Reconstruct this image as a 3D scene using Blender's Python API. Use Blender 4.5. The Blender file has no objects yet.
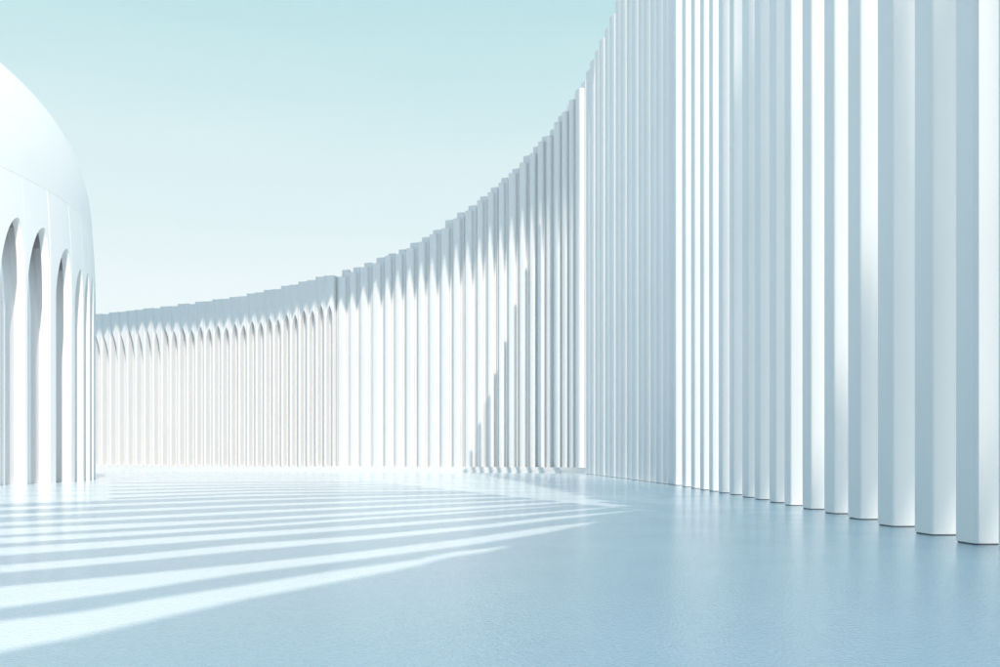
import bpy, bmesh, math, random
from mathutils import Vector
random.seed(7)
R = math.radians
C = bpy.context.scene.collection
sc = bpy.context.scene
F, HZ, CAM = 900.0, 458.0, 1.6            # focal length in px of the 1000 px wide picture, horizon row, eye height
SUN_AZ, SUN_EL = 21.0, 45.0               # the sun stands behind the camera, to its right
SH = Vector((math.sin(R(SUN_AZ)), -math.cos(R(SUN_AZ)), 0))
S = Vector((SH.x*math.cos(R(SUN_EL)), SH.y*math.cos(R(SUN_EL)), math.sin(R(SUN_EL))))

# ------------------------------------------------------------------ materials
def mat(name, col, rough, bump=0.0, scale=4.0, spec=0.5, vary=0.03, stretch=(1, 1, 1), coat=0.0, fine=None):
    m = bpy.data.materials.new(name); m.use_nodes = True
    nt = m.node_tree; N = nt.nodes; L = nt.links
    b = N['Principled BSDF']
    tc = N.new('ShaderNodeTexCoord'); mp = N.new('ShaderNodeMapping')
    mp.inputs['Scale'].default_value = stretch
    L.new(tc.outputs['Object'], mp.inputs['Vector'])
    n = N.new('ShaderNodeTexNoise'); n.inputs['Scale'].default_value = scale
    n.inputs['Detail'].default_value = 8; n.inputs['Roughness'].default_value = .6
    L.new(mp.outputs['Vector'], n.inputs['Vector'])
    r = N.new('ShaderNodeValToRGB')
    r.color_ramp.elements[0].position = .3; r.color_ramp.elements[1].position = .7
    r.color_ramp.elements[0].color = (*[c*(1-vary) for c in col], 1)
    r.color_ramp.elements[1].color = (*[min(1, c*(1+vary)) for c in col], 1)
    L.new(n.outputs['Fac'], r.inputs['Fac']); L.new(r.outputs['Color'], b.inputs['Base Color'])
    b.inputs['Roughness'].default_value = rough
    b.inputs['Specular IOR Level'].default_value = spec
    if coat:
        b.inputs['Coat Weight'].default_value = coat; b.inputs['Coat Roughness'].default_value = .3
    rr = N.new('ShaderNodeMapRange'); rr.inputs['To Min'].default_value = rough*.85; rr.inputs['To Max'].default_value = min(1, rough*1.15)
    L.new(n.outputs['Fac'], rr.inputs['Value']); L.new(rr.outputs['Result'], b.inputs['Roughness'])
    if bump:
        f = N.new('ShaderNodeTexNoise'); f.inputs['Scale'].default_value = fine or scale*6
        f.inputs['Detail'].default_value = 6; f.inputs['Roughness'].default_value = .65
        L.new(mp.outputs['Vector'], f.inputs['Vector'])
        bp = N.new('ShaderNodeBump'); bp.inputs['Strength'].default_value = bump; bp.inputs['Distance'].default_value = .02
        L.new(f.outputs['Fac'], bp.inputs['Height']); L.new(bp.outputs['Normal'], b.inputs['Normal'])
    return m
M_PIL = mat('white satin plaster', (.73, .745, .755), .42, .08, .35, vary=.035, stretch=(1, 1, .35), fine=3)
M_WALL = mat('white wall plaster', (.77, .77, .775), .5, .08, .3, vary=.02, stretch=(1, 1, .4), fine=3)
M_DOME = mat('dome plaster', (.90, .895, .89), .55, .08, .15, vary=.02, fine=2)
M_NICHE = mat('grey lilac plaster', (.78, .77, .79), .6, .08, .3, vary=.02, fine=2)
M_SHADOWGAP = mat('dark joint', (.10, .12, .14), .7)
M_GOBO = mat('canopy boards', (.75, .77, .79), .6)  # for the added sun blocker, which is never in view

def floor_mat():
    m = bpy.data.materials.new('pale blue sealed concrete'); m.use_nodes = True
    nt = m.node_tree; N = nt.nodes; L = nt.links; b = N['Principled BSDF']
    tc = N.new('ShaderNodeTexCoord')
    big = N.new('ShaderNodeTexNoise'); big.inputs['Scale'].default_value = .35; big.inputs['Detail'].default_value = 7
    L.new(tc.outputs['Object'], big.inputs['Vector'])
    r = N.new('ShaderNodeValToRGB')
    r.color_ramp.elements[0].position = .3; r.color_ramp.elements[0].color = (.69, .79, .83, 1)
    r.color_ramp.elements[1].position = .7; r.color_ramp.elements[1].color = (.75, .835, .865, 1)
    L.new(big.outputs['Fac'], r.inputs['Fac']); L.new(r.outputs['Color'], b.inputs['Base Color'])
    rr = N.new('ShaderNodeMapRange'); rr.inputs['To Min'].default_value = .10; rr.inputs['To Max'].default_value = .19
    L.new(big.outputs['Fac'], rr.inputs['Value']); L.new(rr.outputs['Result'], b.inputs['Roughness'])
    b.inputs['Specular IOR Level'].default_value = 1.0
    # trowelled, slightly pebbled surface with streaks
    mp = N.new('ShaderNodeMapping'); mp.inputs['Scale'].default_value = (1, 2.2, 1)
    L.new(tc.outputs['Object'], mp.inputs['Vector'])
    f1 = N.new('ShaderNodeTexNoise'); f1.inputs['Scale'].default_value = 5; f1.inputs['Detail'].default_value = 8; f1.inputs['Roughness'].default_value = .7
    L.new(mp.outputs['Vector'], f1.inputs['Vector'])
    f2 = N.new('ShaderNodeTexVoronoi'); f2.inputs['Scale'].default_value = 34
    f2.feature = 'SMOOTH_F1'
    L.new(tc.outputs['Object'], f2.inputs['Vector'])
    b1 = N.new('ShaderNodeBump'); b1.inputs['Strength'].default_value = .17; b1.inputs['Distance'].default_value = .02
    b2 = N.new('ShaderNodeBump'); b2.inputs['Strength'].default_value = .38; b2.inputs['Distance'].default_value = .016
    L.new(f1.outputs['Fac'], b1.inputs['Height']); L.new(f2.outputs['Distance'], b2.inputs['Height'])
    L.new(b1.outputs['Normal'], b2.inputs['Normal']); L.new(b2.outputs['Normal'], b.inputs['Normal'])
    return m
M_FLOOR = floor_mat()

# ------------------------------------------------------------------ helpers
def obj(name, bm, m, parent=None, smooth=None):
    me = bpy.data.meshes.new(name)
    bmesh.ops.recalc_face_normals(bm, faces=bm.faces)
    bm.to_mesh(me); bm.free()
    me.materials.append(m)
    o = bpy.data.objects.new(name, me); C.objects.link(o)
    if smooth is not None:
        for p in me.polygons: p.use_smooth = True
        me.set_sharp_from_angle(angle=R(smooth))
    if parent: o.parent = parent
    return o
def tag(o, label=None, cat=None, group=None, kind=None):
    for k, v in (('label', label), ('category', cat), ('group', group), ('kind', kind)):
        if v: o[k] = v
    return o
def thing(name, loc, label, cat, group=None):
    o = bpy.data.objects.new(name, None); C.objects.link(o); o.location = loc; o.empty_display_size = .3
    return tag(o, label, cat, group)
def prism(bm, pts, z0, z1):
    """vertical prism over a plan polygon"""
    a = [bm.verts.new((x, y, z0)) for x, y in pts]; b = [bm.verts.new((x, y, z1)) for x, y in pts]
    bm.faces.new(a); bm.faces.new(b[::-1])
    n = len(pts)
    for i in range(n): bm.faces.new((a[i], a[(i+1) % n], b[(i+1) % n], b[i]))
def lerp_table(t, x):
    if x <= t[0][0]: return t[0][1]
    for (a, b), (c, d) in zip(t, t[1:]):
        if x <= c: return b+(d-b)*(x-a)/(c-a)
    return t[-1][1]
def px2floor(x, y, z=0.0):
    Z = F*(CAM-z)/(y-HZ); return Vector(((x-500)*Z/F, Z, z))

# ------------------------------------------------------------------ ground
bm = bmesh.new()
v = [bm.verts.new(p) for p in ((-300, -240, 0), (300, -240, 0), (300, 360, 0), (-300, 360, 0))]
bm.faces.new(v)
tag(obj('ground', bm, M_FLOOR), kind='structure')

# ------------------------------------------------------------------ right colonnade
WX = [(12.7, 8.1), (14.9, 8.35), (17.1, 8.7), (21.5, 9.07), (26.2, 9.5), (30.6, 9.7), (39.5, 10.1), (53, 10.2), (57.6, 9.9), (70, 9.4), (93, 8.3)]
def wall_at_px(px):
    lo, hi = 12.0, 93.0
    for _ in range(50):
        m = (lo+hi)/2
        if 500+F*lerp_table(WX, m)/m > px: lo = m
        else: hi = m
    return lerp_table(WX, lo), lo
def rounded(L, T, r, bulge, n=5):
    """plan outline of a pillar: x from 0 (inner end) to L, y from 0 (camera side) to T; camera side bulges a little"""
    pts = []
    for cx, cy, a0 in ((r, r, 180), (L-r, r, 270), (L-r, T-r, 0), (r, T-r, 90)):
        for k in range(n+1):
            a = R(a0+90*k/n); pts.append([cx+r*math.cos(a), cy+r*math.sin(a)])
        if a0 == 180:
            for k in range(1, 8):
                pts.append([r+(L-2*r)*k/8, 0])
    for p in pts:
        if p[1] < T/2: p[1] -= bulge*math.sin(math.pi*max(0, min(1, p[0]/L)))
    return pts
edges = [1001, 958, 917, 880, 850, 826, 804, 785, 770, 755, 743, 730, 719, 709.5, 700.5, 691.5, 682.5, 674,
         667.5, 661.5, 655.5, 649, 643, 637, 631.2, 625.5, 620, 614.5, 609.2, 604, 599, 594.2, 589.6, 585.2]
ORD = ['', 'first', 'second', 'third', 'fourth', 'fifth', 'sixth', 'seventh', 'eighth', 'ninth', 'tenth', 'eleventh', 'twelfth',
       'thirteenth', 'fourteenth', 'fifteenth', 'sixteenth', 'seventeenth', 'eighteenth', 'nineteenth', 'twentieth']
LIT = {1: 'pillar at the right photo edge with a bright sun patch above a shaded foot',
       2: 'wide blue-grey shaded pillar, second from the right photo edge',
       3: 'pale grey-blue shaded pillar, third from the right photo edge',
       4: 'white pillar, fourth from the right edge, sunlit above and blue lower down',
       5: 'white pillar, fifth from the right edge, sunlit above and dim near its foot',
       6: 'white pillar, sixth from the right edge, sunlight fading above its foot',
       10: 'slim pillar, tenth from the right photo edge, blue below and brighter toward the top',
       7: 'tall pillar, seventh from the right edge, sunlit white nearly down to the floor'}
pillars = []
for i, px in enumerate(edges):
    X, Z = wall_at_px(px)
    n = i
    top = .56*Z+4 if Z < 66 else 38.4+max(0, Z-76)*.11
    if 45 < Z < 66: top = lerp_table([(45, 29.2), (57, 33.5), (66, 38.6)], Z)
    if i == 0: lab = 'white pillar standing just outside the right edge of the photo'
    elif n in LIT: lab = LIT[n]
    elif n <= 11: lab = 'slim soft blue shaded pillar, %s from the right edge of the photo' % ORD[n]
    elif n <= 17: lab = 'narrow bright white sunlit pillar, %s from the right edge of the photo' % ORD[n]
    else:
        m = len(edges)-n
        lab = 'thin shaded blue pillar, %s counting rightward from the corner with the sunlit wall' % ORD[m]
    t = thing('pillar', (X, Z, 0), lab, 'pillar', 'tall pillars of the colonnade on the right'); t['kind'] = 'thing'
    pitch = abs(wall_at_px(edges[i+1])[1]-Z) if i+1 < len(edges) else 3.5
    if n <= 17 or i == 0:
        T_ = .29*pitch
        Xp, Zp = (8.3, 14.6) if i == 0 else wall_at_px(edges[i-1])
        need = Xp*(Z-T_)/Zp-X
        if i == 0: need = .9
        L_ = max(.3, min(.95, need+.2, abs(Z-Zp)*math.tan(R(SUN_AZ))+(wall_at_px(edges[min(i+1, 33)])[0]-X)-.03))
        if i == 0: L_ = 1.0
        pts = rounded(L_, T_, .05, .05)
        th = R(6) if Z < 30 else R(3)
        rot = [(x*math.cos(th)-y*math.sin(th), x*math.sin(th)+y*math.cos(th)) for x, y in pts]
        rot = [(x, y-T_) for x, y in rot]
        base = [(x*.98+.01, y*.98-.01) for x, y in rot]
    else:
        L_, T_ = 1.0, .27
        pts = rounded(L_, T_, .125, .07)
        th = R(180-SUN_AZ-90-6)     # blade set nearly along the sun's rays
        th = R(-(90-SUN_AZ)+1)
        rot = [(x*math.cos(th)-y*math.sin(th), x*math.sin(th)+y*math.cos(th)) for x, y in pts]
        rot = [(x+(.05 if n % 2 else 0), y) for x, y in rot]
        base = [(x*.98+.01, y*.98-.01) for x, y in rot]
    bm = bmesh.new(); prism(bm, rot, .035, top)
    obj('shaft', bm, M_PIL, t, smooth=40)
    cx = sum(p[0] for p in rot)/len(rot); cy = sum(p[1] for p in rot)/len(rot)
    bm = bmesh.new(); prism(bm, [(cx+(x-cx)*.94, cy+(y-cy)*.94) for x, y in rot], -.02, .036)
    obj('base', bm, M_SHADOWGAP, t)
    pillars.append((X, Z, top))

# ------------------------------------------------------------------ far curved wall
FW = [(9.6, 91.5), (8.0, 95.0), (6.0, 97.5), (3.0, 99.6), (-3.4, 102), (-14, 106), (-27, 110.5), (-40, 115), (-53, 120), (-64, 124)]
def catmull(P, n=24):
    out = []
    for i in range(len(P)-1):
        p0 = P[max(0, i-1)]; p1 = P[i]; p2 = P[i+1]; p3 = P[min(len(P)-1, i+2)]
        for k in range(n):
            t = k/n
            out.append(tuple(.5*((2*p1[j])+(-p0[j]+p2[j])*t+(2*p0[j]-5*p1[j]+4*p2[j]-p3[j])*t*t+(-p0[j]+3*p1[j]-3*p2[j]+p3[j])*t**3) for j in (0, 1)))
    out.append(P[-1]); return out
FP = catmull(FW)
def far_at_px(px):
    for a, b in zip(FP, FP[1:]):
        xa, xb = 500+F*a[0]/a[1], 500+F*b[0]/b[1]
        if xb <= px <= xa:
            t = (xa-px)/(xa-xb); return Vector((a[0]+(b[0]-a[0])*t, a[1]+(b[1]-a[1])*t, 0))
    a, b = FP[-2], FP[-1]
    return Vector((b[0], b[1], 0))
CONTOUR = [(60, 319), (100, 316), (150, 310), (200, 304), (240, 298), (280, 290), (320, 280), (340, 274), (370, 263), (400, 251), (430, 236),
           (451, 221), (475, 204), (493, 189), (506, 178), (520, 165), (532, 152.5), (553, 129), (562, 116.5), (572, 101), (584, 82)]
LITTOP = [(60, 337), (100, 336), (150, 332), (200, 330), (240, 327), (280, 320), (320, 310), (350, 301), (400, 286), (430, 276), (460, 262), (500, 246), (540, 228), (580, 207)]
def zat(px, row): p = far_at_px(px); return (HZ-row)*p.y/F+CAM
wall = thing('curved_wall', (-20, 108, 0), 'long white fluted wall curving across the back, stepped blue shaded top, arched grooves at left', 'wall')
wall['kind'] = 'thing'
W0 = Vector(wall.location)
def wobj(name, bm, m, smooth=None):
    bmesh.ops.translate(bm, verts=bm.verts, vec=-W0)
    return obj(name, bm, m, wall, smooth)
def strip_prism(bm, line, off0, off1, z0, z1):
    """solid following a plan polyline, between two offsets to its court side"""
    def off(i, d):
        a = Vector(line[max(0, i-1)]); b = Vector(line[min(len(line)-1, i+1)]); t = (b-a).normalized()
        n = Vector((t.y, -t.x)) if (Vector((t.y, -t.x)).dot(-Vector(line[i])) > 0) else Vector((-t.y, t.x))
        p = Vector(line[i])+n*d; return p.x, p.y
    prev = None
    for i in range(len(line)):
        q = [off(i, off0), off(i, off1)]
        vs = [bm.verts.new((*q[0], z0)), bm.verts.new((*q[1], z0)), bm.verts.new((*q[1], z1)), bm.verts.new((*q[0], z1))]
        if prev:
            for k in range(4): bm.faces.new((prev[k], prev[(k+1) % 4], vs[(k+1) % 4], vs[k]))
        else: bm.faces.new(vs)
        prev = vs
    bm.faces.new(prev[::-1])
# plinth in two low steps
bm = bmesh.new(); strip_prism(bm, FP, -.5, 1.0, -.05, .34); wobj('plinth', bm, M_WALL)
bm = bmesh.new(); strip_prism(bm, FP, -.5, .85, .34, .62); wobj('plinth', bm, M_WALL)
PZ = .62
# backing panels, stepped in height
def seg_line(x0, x1, n=3): return [tuple(far_at_px(x0+(x1-x0)*k/n).xy) for k in range(n+1)]
def frame(px):
    a = far_at_px(px-3); b = far_at_px(px+3); t = (b-a).normalized()      # to the right
    n = Vector((t.y, -t.x, 0))                                           # to the court
    if n.y > 0: n = -n
    return far_at_px(px), t, n
bays = []
x = 72.0
while x < 336: bays.append((x, x+8.55, 'arch')); x += 8.55
AX = x
rb = [x]
while x < 581:
    w = random.choice([10.6, 11.8, 12.6])*lerp_table([(500, 1), (570, .62)], x); rb.append(x+w); x += w
sc_ = (585.5-rb[0])/(rb[-1]-rb[0]); rb = [rb[0]+(q-rb[0])*sc_ for q in rb]
bays += [(a, b, 'rib') for a, b in zip(rb, rb[1:])]
for bi, (x0, x1, kind) in enumerate(bays):
    xm = (x0+x1)/2; p, t, n = frame(xm)
    q0, q1 = far_at_px(x0), far_at_px(x1); w = (q1-q0).length
    top = zat(xm, lerp_table(CONTOUR, xm))+(.07 if bi % 2 else -.05)+random.uniform(-.05, .05)
    if kind == 'arch':
        za = zat(xm, lerp_table(LITTOP, xm)) + (.35 if bi % 2 else 0)
        a = w*.15
        fl = 2.6 if xm < 190 else 1.9
        # front plate with a lancet opening (lopsided at the far left), extruded back
        lean = max(0, min(1, (215-xm)/90))
        ax = w*(.5-.33*lean)
        out = [(0, PZ), (0, top), (w, top), (w, PZ), (w-a, PZ)]
        N_ = 9
        for k in range(N_+1):
            s = k/N_; out.append((w-a+(ax-(w-a))*(s**2.4), za-fl*1.6*(1-s) if lean > .5 else za-fl*(1-s)))
        for k in range(1, N_+1):
            s = 1-k/N_; out.append((a+(ax-a)*(s**2.4), za-fl*(1-s)))
        out.append((a, PZ))
        bm = bmesh.new()
        D0, D1 = .80, -.12
        fr = [bm.verts.new(q0+t*u+n*D0+Vector((0, 0, v_))) for u, v_ in out]
        bk = [bm.verts.new(q0+t*u+n*D1+Vector((0, 0, v_))) for u, v_ in out]
        bm.faces.new(fr); bm.faces.new(bk[::-1])
        for k in range(len(out)): bm.faces.new((fr[k], fr[(k+1) % len(out)], bk[(k+1) % len(out)], bk[k]))
        wobj('arched_bay', bm, M_WALL)
        # raised fillet between bays
        bm = bmesh.new()
        r_ = w*.10
        pts = [(q0+t*(r_*math.sin(R(g)))+n*(D0-.02+r_*1.3*math.cos(R(g)))) for g in range(-90, 91, 30)]
        prism(bm, [(c.x, c.y) for c in pts], PZ, top+.02); wobj('rib', bm, M_WALL, 50)
        bm = bmesh.new(); strip_prism(bm, seg_line(x0, x1), -.5, 0, PZ, top-.15); wobj('back_panel', bm, M_WALL)
    else:
        for xa, xb, dz in ((x0, x0+(x1-x0)*.42, random.uniform(-.5, -.2)), (x0+(x1-x0)*.42, x1, random.uniform(.05, .3))):
            bm = bmesh.new(); strip_prism(bm, seg_line(xa, xb), -.5, 0, PZ, zat((xa+xb)/2, lerp_table(CONTOUR, (xa+xb)/2))+dz); wobj('back_panel', bm, M_WALL)
        # a broad half-round fin and a slim one beside it
        wf = w*random.uniform(.28, .35); u0 = w*.5
        pts = []
        dep = random.uniform(.46, .6)
        for k in range(13):
            g = R(-90+15*k); pts.append(q0+t*(u0+wf*math.copysign(abs(math.sin(g))**.6, math.sin(g)))+n*(-.05+dep*abs(math.cos(g))**.4))
        bm = bmesh.new(); prism(bm, [(c.x, c.y) for c in pts], PZ, top-random.uniform(.25, .6)); wobj('fin', bm, M_WALL, 40)
        ws = w*.07; us = w*random.uniform(.02, .06)+ws
        pts = [q0+t*(us+ws*math.sin(R(-90+30*k)))+n*(-.05+.3*math.cos(R(-90+30*k))) for k in range(7)]
        bm = bmesh.new(); prism(bm, [(c.x, c.y) for c in pts], PZ, top-.9); wobj('fin', bm, M_WALL, 40)

# ------------------------------------------------------------------ domed building on the left
DC = Vector((-56.6, 56.2, 0)); DR = 28.6
dome = thing('domed_building', DC, 'white domed building with a ring of tall pointed arches, at the left edge', 'building')
def pol(r, phi, z): return Vector((r*math.cos(phi), r*math.sin(phi), z))
def phi_at_px(px):
    d = Vector(((px-500)/F, 1, 0)).normalized()
    b = d.dot(DC); disc = b*b-(DC.length_squared-DR*DR)
    tt = b-math.sqrt(max(0, disc)); p = d*tt-DC
    return math.atan2(p.y, p.x)
ZS = 18.3
PROF = [(28.38, 18.3), (28.3, 19.6), (28.05, 21.2), (27.35, 23.4), (25.9, 25.7), (23.5, 27.8), (20.2, 29.7), (16.6, 31.1), (12.6, 32.2), (8.4, 33.0), (4.2, 33.5), (0, 33.6)]
bm = bmesh.new()
NS = 144; rings = []
prof2 = []
for i in range(len(PROF)-1):
    p0 = PROF[max(0, i-1)]; p1 = PROF[i]; p2 = PROF[i+1]; p3 = PROF[min(len(PROF)-1, i+2)]
    for k in range(4):
        t_ = k/4
        prof2.append(tuple(.5*((2*p1[j])+(-p0[j]+p2[j])*t_+(2*p0[j]-5*p1[j]+4*p2[j]-p3[j])*t_*t_+(-p0[j]+3*p1[j]-3*p2[j]+p3[j])*t_**3) for j in (0, 1)))
for r_, z_ in prof2: rings.append([bm.verts.new(pol(r_, 2*math.pi*k/NS, z_)) for k in range(NS)])
for a, b in zip(rings, rings[1:]):
    for k in range(NS): bm.faces.new((a[k], a[(k+1) % NS], b[(k+1) % NS], b[k]))
tip = bm.verts.new((0, 0, 33.6))
for k in range(NS): bm.faces.new((rings[-1][k], rings[-1][(k+1) % NS], tip))
obj('dome', bm, M_DOME, dome, 60)
# recessed seam ring under the dome
def ringsolid(name, m, r0, r1, z0, z1, smooth=50):
    bm = bmesh.new(); A = []
    for r_, z_ in ((r0, z0), (r1, z0), (r1, z1), (r0, z1)): A.append([bm.verts.new(pol(r_, 2*math.pi*k/NS, z_)) for k in range(NS)])
    for j in range(4):
        for k in range(NS): bm.faces.new((A[j][k], A[j][(k+1) % NS], A[(j+1) % 4][(k+1) % NS], A[(j+1) % 4][k]))
    return obj(name, bm, m, dome, smooth)
ringsolid('seam', M_NICHE, DR-1.9, DR-.25, ZS-.012, ZS)
ringsolid('inner_wall', M_NICHE, DR-2.2, DR-1.55, 0, ZS-.5)
ringsolid('cornice_slab', M_DOME, DR-3.3, DR-1.9, ZS-.45, ZS-.04)
# bays: opening widths from the photo
open_px = [(-33, -18), (-12, -2), (2.5, 22.5), (29, 49), (58, 71), (76, 82), (84.5, 88.5), (90.5, 93)]
ophi = [(phi_at_px(a), phi_at_px(b)) for a, b in open_px if a > -20]
0 and print('phi', [(round(math.degrees(a), 1), round(math.degrees(b), 1)) for a, b in ophi])
BAYS = [(-9.7, 3.6), (-4.9, 4.2), (1.5, 4.0), (7.5, 2.9), (11.7, 2.6), (15.6, 2.6), (19.5, 2.6)]
BAYS = [(-9.7-5.3*k, 3.7) for k in range(8, 0, -1)]+BAYS+[(23.4+3.9*k, 2.6) for k in range(6)]
BAYS = [(a-.35, b+.7) for a, b in BAYS]
wbm = bmesh.new()
for k, (as_, aw_) in enumerate(BAYS):
    a0 = R(as_); OPEN = R(aw_)
    pe = BAYS[k-1] if k else (as_-5.3, 3.7); ne = BAYS[k+1] if k+1 < len(BAYS) else (as_+3.9, 2.6)
    u0 = R((pe[0]+pe[1]+as_)/2); u1 = R((as_+aw_+ne[0])/2)
    za = lerp_table([(-10, 15.7), (-4, 15.8), (2, 15.1), (8, 14.3), (12, 14.6), (20, 14.6)], as_); fl = za-11.7
    ap = a0+OPEN*.74
    out = []
    nn = 10
    outer_top = [(u0+(u1-u0)*s/nn, ZS-.012) for s in range(nn+1)]
    # columns of the plate: split along phi so that it follows the drum
    def arch_z(ph):
        if ph <= a0 or ph >= a0+OPEN: return 0.0
        s = (ap-ph)/(ap-a0) if ph < ap else (ph-ap)/(a0+OPEN-ap)
        e_ = 1.7 if ph < ap else 2.3
        return za-fl*(1-(1-s**e_)**.56) if s < 1 else 0
    bm = wbm
    rad = lambda z: DR-(.0078*(z-13)**2 if z > 13 else 0)
    LV = [0, 4, 8, 12]
    def colverts(ph, zb):
        zt = ZS-.012
        zq = max(zb, 11.7); AT = 16.2
        lv = ([0, 4, 8] if zb < 11 else [])+[zq+(AT-zq)*q/6 for q in range(6)]+[AT+(zt-AT)*q/4 for q in range(5)]
        return [bm.verts.new(pol(rad(z), ph, z)) for z in lv]+[bm.verts.new(pol(rad(z)-.5, ph, z)) for z in lv[::-1]]
    def slab(c0, c1):
        nn_ = len(c0)
        for j in range(nn_): bm.faces.new((c0[j], c0[(j+1) % nn_], c1[(j+1) % nn_], c1[j]))
    zsp = za-fl
    lead = [colverts(u0+(a0-u0)*q/4, 0) for q in range(5)]
    for c0, c1 in zip(lead, lead[1:]): slab(c0, c1)
    bm.faces.new(lead[-1][:]) 
    prev = colverts(a0, zsp)
    for q in range(1, 28):
        ph = a0+OPEN*(.5-.5*math.cos(math.pi*q/28))
        cur = colverts(ph, max(arch_z(ph), zsp)); slab(prev, cur); prev = cur
    cur = colverts(a0+OPEN, zsp); slab(prev, cur)
    tail = [colverts(a0+OPEN+(u1-a0-OPEN)*q/4, 0) for q in range(5)]
    for c0, c1 in zip(tail, tail[1:]): slab(c0, c1)
    bm.faces.new(tail[0][::-1])
    # slim inner fin standing in the opening, bowed at its head
    bm = bmesh.new()
    fz = [0, za-5.2, za-3.6, za-1.8, za-.3]; fo = [.56, .56, .50, .36, .26]
    prev = None
    for z_, o_ in zip(fz, fo):
        pc = a0+OPEN*o_
        vs = [bm.verts.new(pol(r_, pc+d, z_)) for r_, d in ((DR-.7, -.004), (DR-.7, .004), (DR-1.6, .007), (DR-1.6, -.007))]
        if prev:
            for j in range(4): bm.faces.new((prev[j], prev[(j+1) % 4], vs[(j+1) % 4], vs[j]))
        else: bm.faces.new(vs)
        prev = vs
    bm.faces.new(prev[::-1])
    obj('inner_fin', bm, M_DOME, dome)

bmesh.ops.remove_doubles(wbm, verts=wbm.verts, dist=.0015)
obj('arcade_wall', wbm, M_DOME, dome, 30)

# ------------------------------------------------------------------ slatted sun blocker, added unseen behind the camera to shape the shade
gobo = thing('added_gobo', (25, -40, 0), 'added white slatted sun blocker high above, out of view, casting shade on the court', 'gobo')
CO = Vector(gobo.location)
CLIPC = 1/math.tan(R(SUN_AZ))
def clip(poly):
    """keep only the floor the near pillars leave open to the sun"""
    d = 38.95; f = lambda p: d-(p.y+CLIPC*p.x)
    out = []
    for a, b in zip(poly, poly[1:]+poly[:1]):
        fa, fb = f(a), f(b)
        if fa >= 0: out.append(a)
        if (fa >= 0) != (fb >= 0): out.append(a+(b-a)*(fa/(fa-fb)))
    return out
def cast(targets, H, name='gobo_panel', th=.07):
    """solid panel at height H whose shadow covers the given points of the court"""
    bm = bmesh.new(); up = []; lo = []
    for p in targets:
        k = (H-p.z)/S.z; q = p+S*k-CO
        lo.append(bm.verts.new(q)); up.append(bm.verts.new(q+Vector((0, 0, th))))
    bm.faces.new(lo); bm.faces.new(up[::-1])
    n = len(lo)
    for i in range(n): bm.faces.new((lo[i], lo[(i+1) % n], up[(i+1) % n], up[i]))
    return obj(name, bm, M_GOBO, gobo)
# stripes of sunlight on the floor: (x, upper row, lower row) ... tip
ST = [
 [(-140, 653, 690), (0, 621, 653), (74, 613, 639), (148, 600, 622), (245, 585, 600), (340, 570, 582), (415, 560, 567), (450, 552.5, 557.5), (490, 548, 552), (514, 545, 545.6)],
 [(-140, 606, 632), (0, 587, 609), (120, 576, 593), (245, 564, 573.5), (365, 551, 559), (470, 538, 545.5), (550, 526.5, 532.5), (600, 521.5, 522)],
 [(-140, 577, 585), (0, 565.5, 573.5), (120, 556, 563), (245, 544, 551), (365, 535.5, 540.5), (490, 524, 528), (550, 517, 520.5), (642, 509.8, 510.1)],
 [(-140, 556, 565), (0, 548, 556), (245, 532.5, 538), (365, 525, 529), (490, 516, 519), (550, 511.5, 513.6), (650, 504, 504.3)],
 [(-140, 544, 551), (0, 538, 544), (245, 525.5, 528.5), (365, 517.5, 520), (470, 511, 512.8), (580, 504.5, 504.9)],
 [(-140, 534, 541), (0, 529, 535.5), (245, 518.5, 521.5), (450, 507.5, 510.5), (600, 499.5, 501), (686, 497, 497.3)],
 [(-20, 526, 529.5), (0, 522.5, 526), (245, 511, 514), (450, 502.5, 504.3), (600, 496.8, 497.8), (688, 494.6, 494.9)],
 [(-20, 517.5, 521), (0, 514.5, 517.5), (245, 504.5, 507), (450, 498, 499.5), (600, 494.2, 495), (690, 492.6, 492.8)],
 [(-20, 510, 513), (0, 507.5, 510.5), (245, 499, 501), (450, 494.2, 495.5), (600, 491.2, 492), (690, 490.6, 490.8)],
 [(-20, 503, 506), (0, 501, 504), (245, 494.5, 496.4), (450, 490.6, 492), (600, 488.3, 489.3), (670, 487.8, 488.0)],
]
HF = 26.0
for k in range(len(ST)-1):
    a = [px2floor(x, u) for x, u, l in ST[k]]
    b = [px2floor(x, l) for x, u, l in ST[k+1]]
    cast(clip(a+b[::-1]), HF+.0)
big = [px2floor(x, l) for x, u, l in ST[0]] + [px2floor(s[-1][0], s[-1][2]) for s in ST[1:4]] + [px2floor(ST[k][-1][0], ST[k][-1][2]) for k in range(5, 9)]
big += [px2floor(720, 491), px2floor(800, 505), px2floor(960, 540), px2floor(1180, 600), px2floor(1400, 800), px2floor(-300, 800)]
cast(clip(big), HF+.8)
# fine bands on the far floor
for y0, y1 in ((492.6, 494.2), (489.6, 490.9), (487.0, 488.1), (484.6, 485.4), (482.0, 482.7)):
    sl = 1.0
    cast(clip([px2floor(110, y0+5*(y0-480)/12), px2floor(250, y0), px2floor(600, y0-3*(y0-480)/12), px2floor(600, y1-3*(y0-480)/12), px2floor(250, y1), px2floor(110, y1+5*(y0-480)/12)]), HF+1.6)
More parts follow.
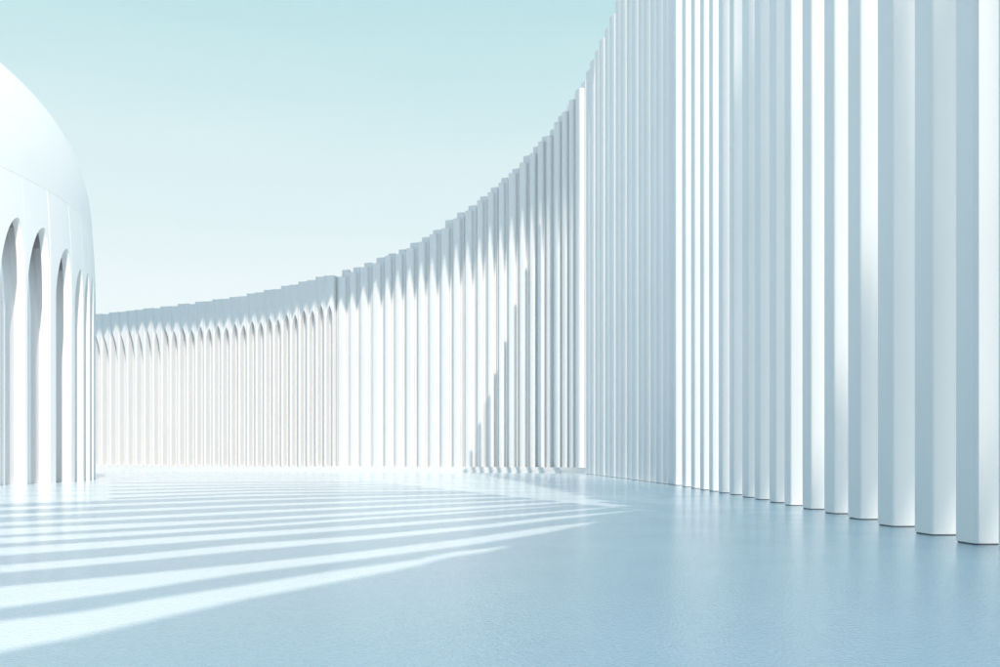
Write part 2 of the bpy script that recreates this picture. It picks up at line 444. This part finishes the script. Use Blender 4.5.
# added slats, out of view, that thin the sun on the near pillars
def pil(px, z): X, Z = wall_at_px(px); return Vector((X+.3, Z-.4, z))
def pz(px, row): X, Z = wall_at_px(px); return (HZ-row)*Z/F+CAM
ROWS = [(1030, 430), (985, 430), (962, 440), (957, 440), (950, -80), (905, -80), (878, -80), (872, 235), (852, 235), (846, 345), (830, 350), (822, 430), (806, 450), (800, 520), (790, 520), (781, 520), (779, -80), (748, -80), (742, 60), (733, 60), (729, -80), (722, -80), (718, 520)]
ROWS = sorted(ROWS)
HP, PER = 95.0, .42
def cover(xm, z0):
    zb = (HZ-lerp_table(ROWS, xm))*wall_at_px(xm)[1]/F+CAM
    return max(0, min(1, (zb+.9-z0)/2.6))*.74 if zb > 0 else 0
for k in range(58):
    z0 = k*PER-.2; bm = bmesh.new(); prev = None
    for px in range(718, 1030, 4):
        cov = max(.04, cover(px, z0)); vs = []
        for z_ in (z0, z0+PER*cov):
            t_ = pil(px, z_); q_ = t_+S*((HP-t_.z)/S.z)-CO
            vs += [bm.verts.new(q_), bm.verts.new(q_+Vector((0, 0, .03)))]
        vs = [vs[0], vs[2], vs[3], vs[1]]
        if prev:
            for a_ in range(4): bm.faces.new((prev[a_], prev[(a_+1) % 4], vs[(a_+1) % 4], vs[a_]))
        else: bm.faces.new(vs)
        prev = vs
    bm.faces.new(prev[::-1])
    obj('gobo_slat', bm, M_GOBO, gobo)
# added panel with a pointed-arch edge whose shadow covers the top of the far wall
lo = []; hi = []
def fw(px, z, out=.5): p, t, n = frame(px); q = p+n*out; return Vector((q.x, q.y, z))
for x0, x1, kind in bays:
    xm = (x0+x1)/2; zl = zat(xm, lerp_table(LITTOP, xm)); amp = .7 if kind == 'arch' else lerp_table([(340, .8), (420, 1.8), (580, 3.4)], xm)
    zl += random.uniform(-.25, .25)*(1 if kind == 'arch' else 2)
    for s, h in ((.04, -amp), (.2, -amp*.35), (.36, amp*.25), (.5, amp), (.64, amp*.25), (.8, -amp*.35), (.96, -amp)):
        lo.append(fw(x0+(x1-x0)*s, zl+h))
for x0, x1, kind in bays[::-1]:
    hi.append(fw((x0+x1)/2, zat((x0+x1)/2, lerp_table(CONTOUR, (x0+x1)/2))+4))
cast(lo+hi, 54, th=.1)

# ------------------------------------------------------------------ bright haze over the court
HAZE = .0008
if HAZE:
    bm = bmesh.new(); bmesh.ops.create_cube(bm, size=1)
    for v_ in bm.verts: v_.co = Vector((v_.co.x*604, v_.co.y*604+60, -1 if v_.co.z < 0 else 97))
    m = bpy.data.materials.new('air'); m.use_nodes = True; nt = m.node_tree; nt.nodes.clear()
    o_ = nt.nodes.new('ShaderNodeOutputMaterial'); pv = nt.nodes.new('ShaderNodeVolumePrincipled')
    pv.inputs['Color'].default_value = (.97, .98, 1, 1); pv.inputs['Density'].default_value = HAZE; pv.inputs['Anisotropy'].default_value = 0
    nt.links.new(pv.outputs[0], o_.inputs['Volume'])
    tag(obj('haze', bm, m), kind='stuff')
# ------------------------------------------------------------------ sky, sun, camera
w = bpy.data.worlds.new('World'); sc.world = w; w.use_nodes = True
N = w.node_tree.nodes; L = w.node_tree.links
bg = N['Background']
sky = N.new('ShaderNodeTexSky'); sky.sky_type = 'NISHITA'; sky.sun_disc = False
sky.sun_elevation = R(SUN_EL); sky.sun_rotation = R(180-SUN_AZ)
sky.air_density = 1.0; sky.dust_density = .6; sky.ozone_density = 1.5
# pale teal veil of high haze over the blue
tc = N.new('ShaderNodeTexCoord'); sp = N.new('ShaderNodeSeparateXYZ'); L.new(tc.outputs['Generated'], sp.inputs[0])
rp = N.new('ShaderNodeValToRGB'); e = rp.color_ramp.elements
e[0].position = 0; e[0].color = (1.26, 1.30, 1.28, 1)
e[1].position = 1; e[1].color = (.04, .42, .90, 1)
for pos, c in ((.155, (1.21, 1.30, 1.28)), (.32, (.95, 1.18, 1.17)), (.45, (.68, 1.03, 1.04)), (.7, (.18, .66, .97))):
    k = e.new(pos); k.color = (*c, 1)
# thin streaky clouds bend the gradient a little
mp = N.new('ShaderNodeMapping'); mp.inputs['Scale'].default_value = (1.2, 1.2, 7); mp.inputs['Rotation'].default_value = (0, R(6), 0)
L.new(tc.outputs['Generated'], mp.inputs['Vector'])
no = N.new('ShaderNodeTexNoise'); no.inputs['Scale'].default_value = 1.6; no.inputs['Detail'].default_value = 5
L.new(mp.outputs['Vector'], no.inputs['Vector'])
ma = N.new('ShaderNodeMath'); ma.operation = 'MULTIPLY_ADD'; L.new(no.outputs['Fac'], ma.inputs[0]); ma.inputs[1].default_value = .10
sb = N.new('ShaderNodeMath'); sb.operation = 'SUBTRACT'; L.new(sp.outputs['Z'], sb.inputs[0]); sb.inputs[1].default_value = .05
L.new(sb.outputs[0], ma.inputs[2]); L.new(ma.outputs[0], rp.inputs['Fac'])
sc1 = N.new('ShaderNodeVectorMath'); sc1.operation = 'SCALE'; L.new(sky.outputs['Color'], sc1.inputs[0]); sc1.inputs['Scale'].default_value = .10
sc2 = N.new('ShaderNodeMix'); sc2.data_type = 'RGBA'; sc2.inputs['Factor'].default_value = .80
L.new(sc1.outputs[0], sc2.inputs['A']); L.new(rp.outputs['Color'], sc2.inputs['B']); sc2.clamp_factor = True
sc3 = N.new('ShaderNodeVectorMath'); sc3.operation = 'SCALE'; L.new(sc2.outputs['Result'], sc3.inputs[0]); sc3.inputs['Scale'].default_value = 10
L.new(sc3.outputs[0], bg.inputs['Color']); bg.inputs['Strength'].default_value = .094

sd = bpy.data.lights.new('sun', 'SUN'); sd.energy = 4.1; sd.angle = R(.4); sd.color = (1, .875, .755)
so = bpy.data.objects.new('sun', sd); C.objects.link(so); so.location = S*200
so.rotation_euler = (-S).to_track_quat('-Z', 'Y').to_euler()

cd = bpy.data.cameras.new('camera'); cam = bpy.data.objects.new('camera', cd); C.objects.link(cam)
cam.location = (0, 0, CAM); cam.rotation_euler = (R(90), 0, 0)
cd.sensor_width = 36; cd.lens = 36*F/1000; cd.shift_y = (HZ-333.5)/1000; cd.clip_end = 3000; cd.clip_start = .05
sc.camera = cam
sc.view_settings.view_transform = 'Standard'; sc.view_settings.look = 'None'
sc.view_settings.exposure = 0; sc.view_settings.gamma = 1; sc.view_settings.use_curve_mapping = False
sc.cycles.max_bounces = 6; sc.cycles.diffuse_bounces = 4; sc.cycles.glossy_bounces = 3
sc.cycles.use_denoising = True
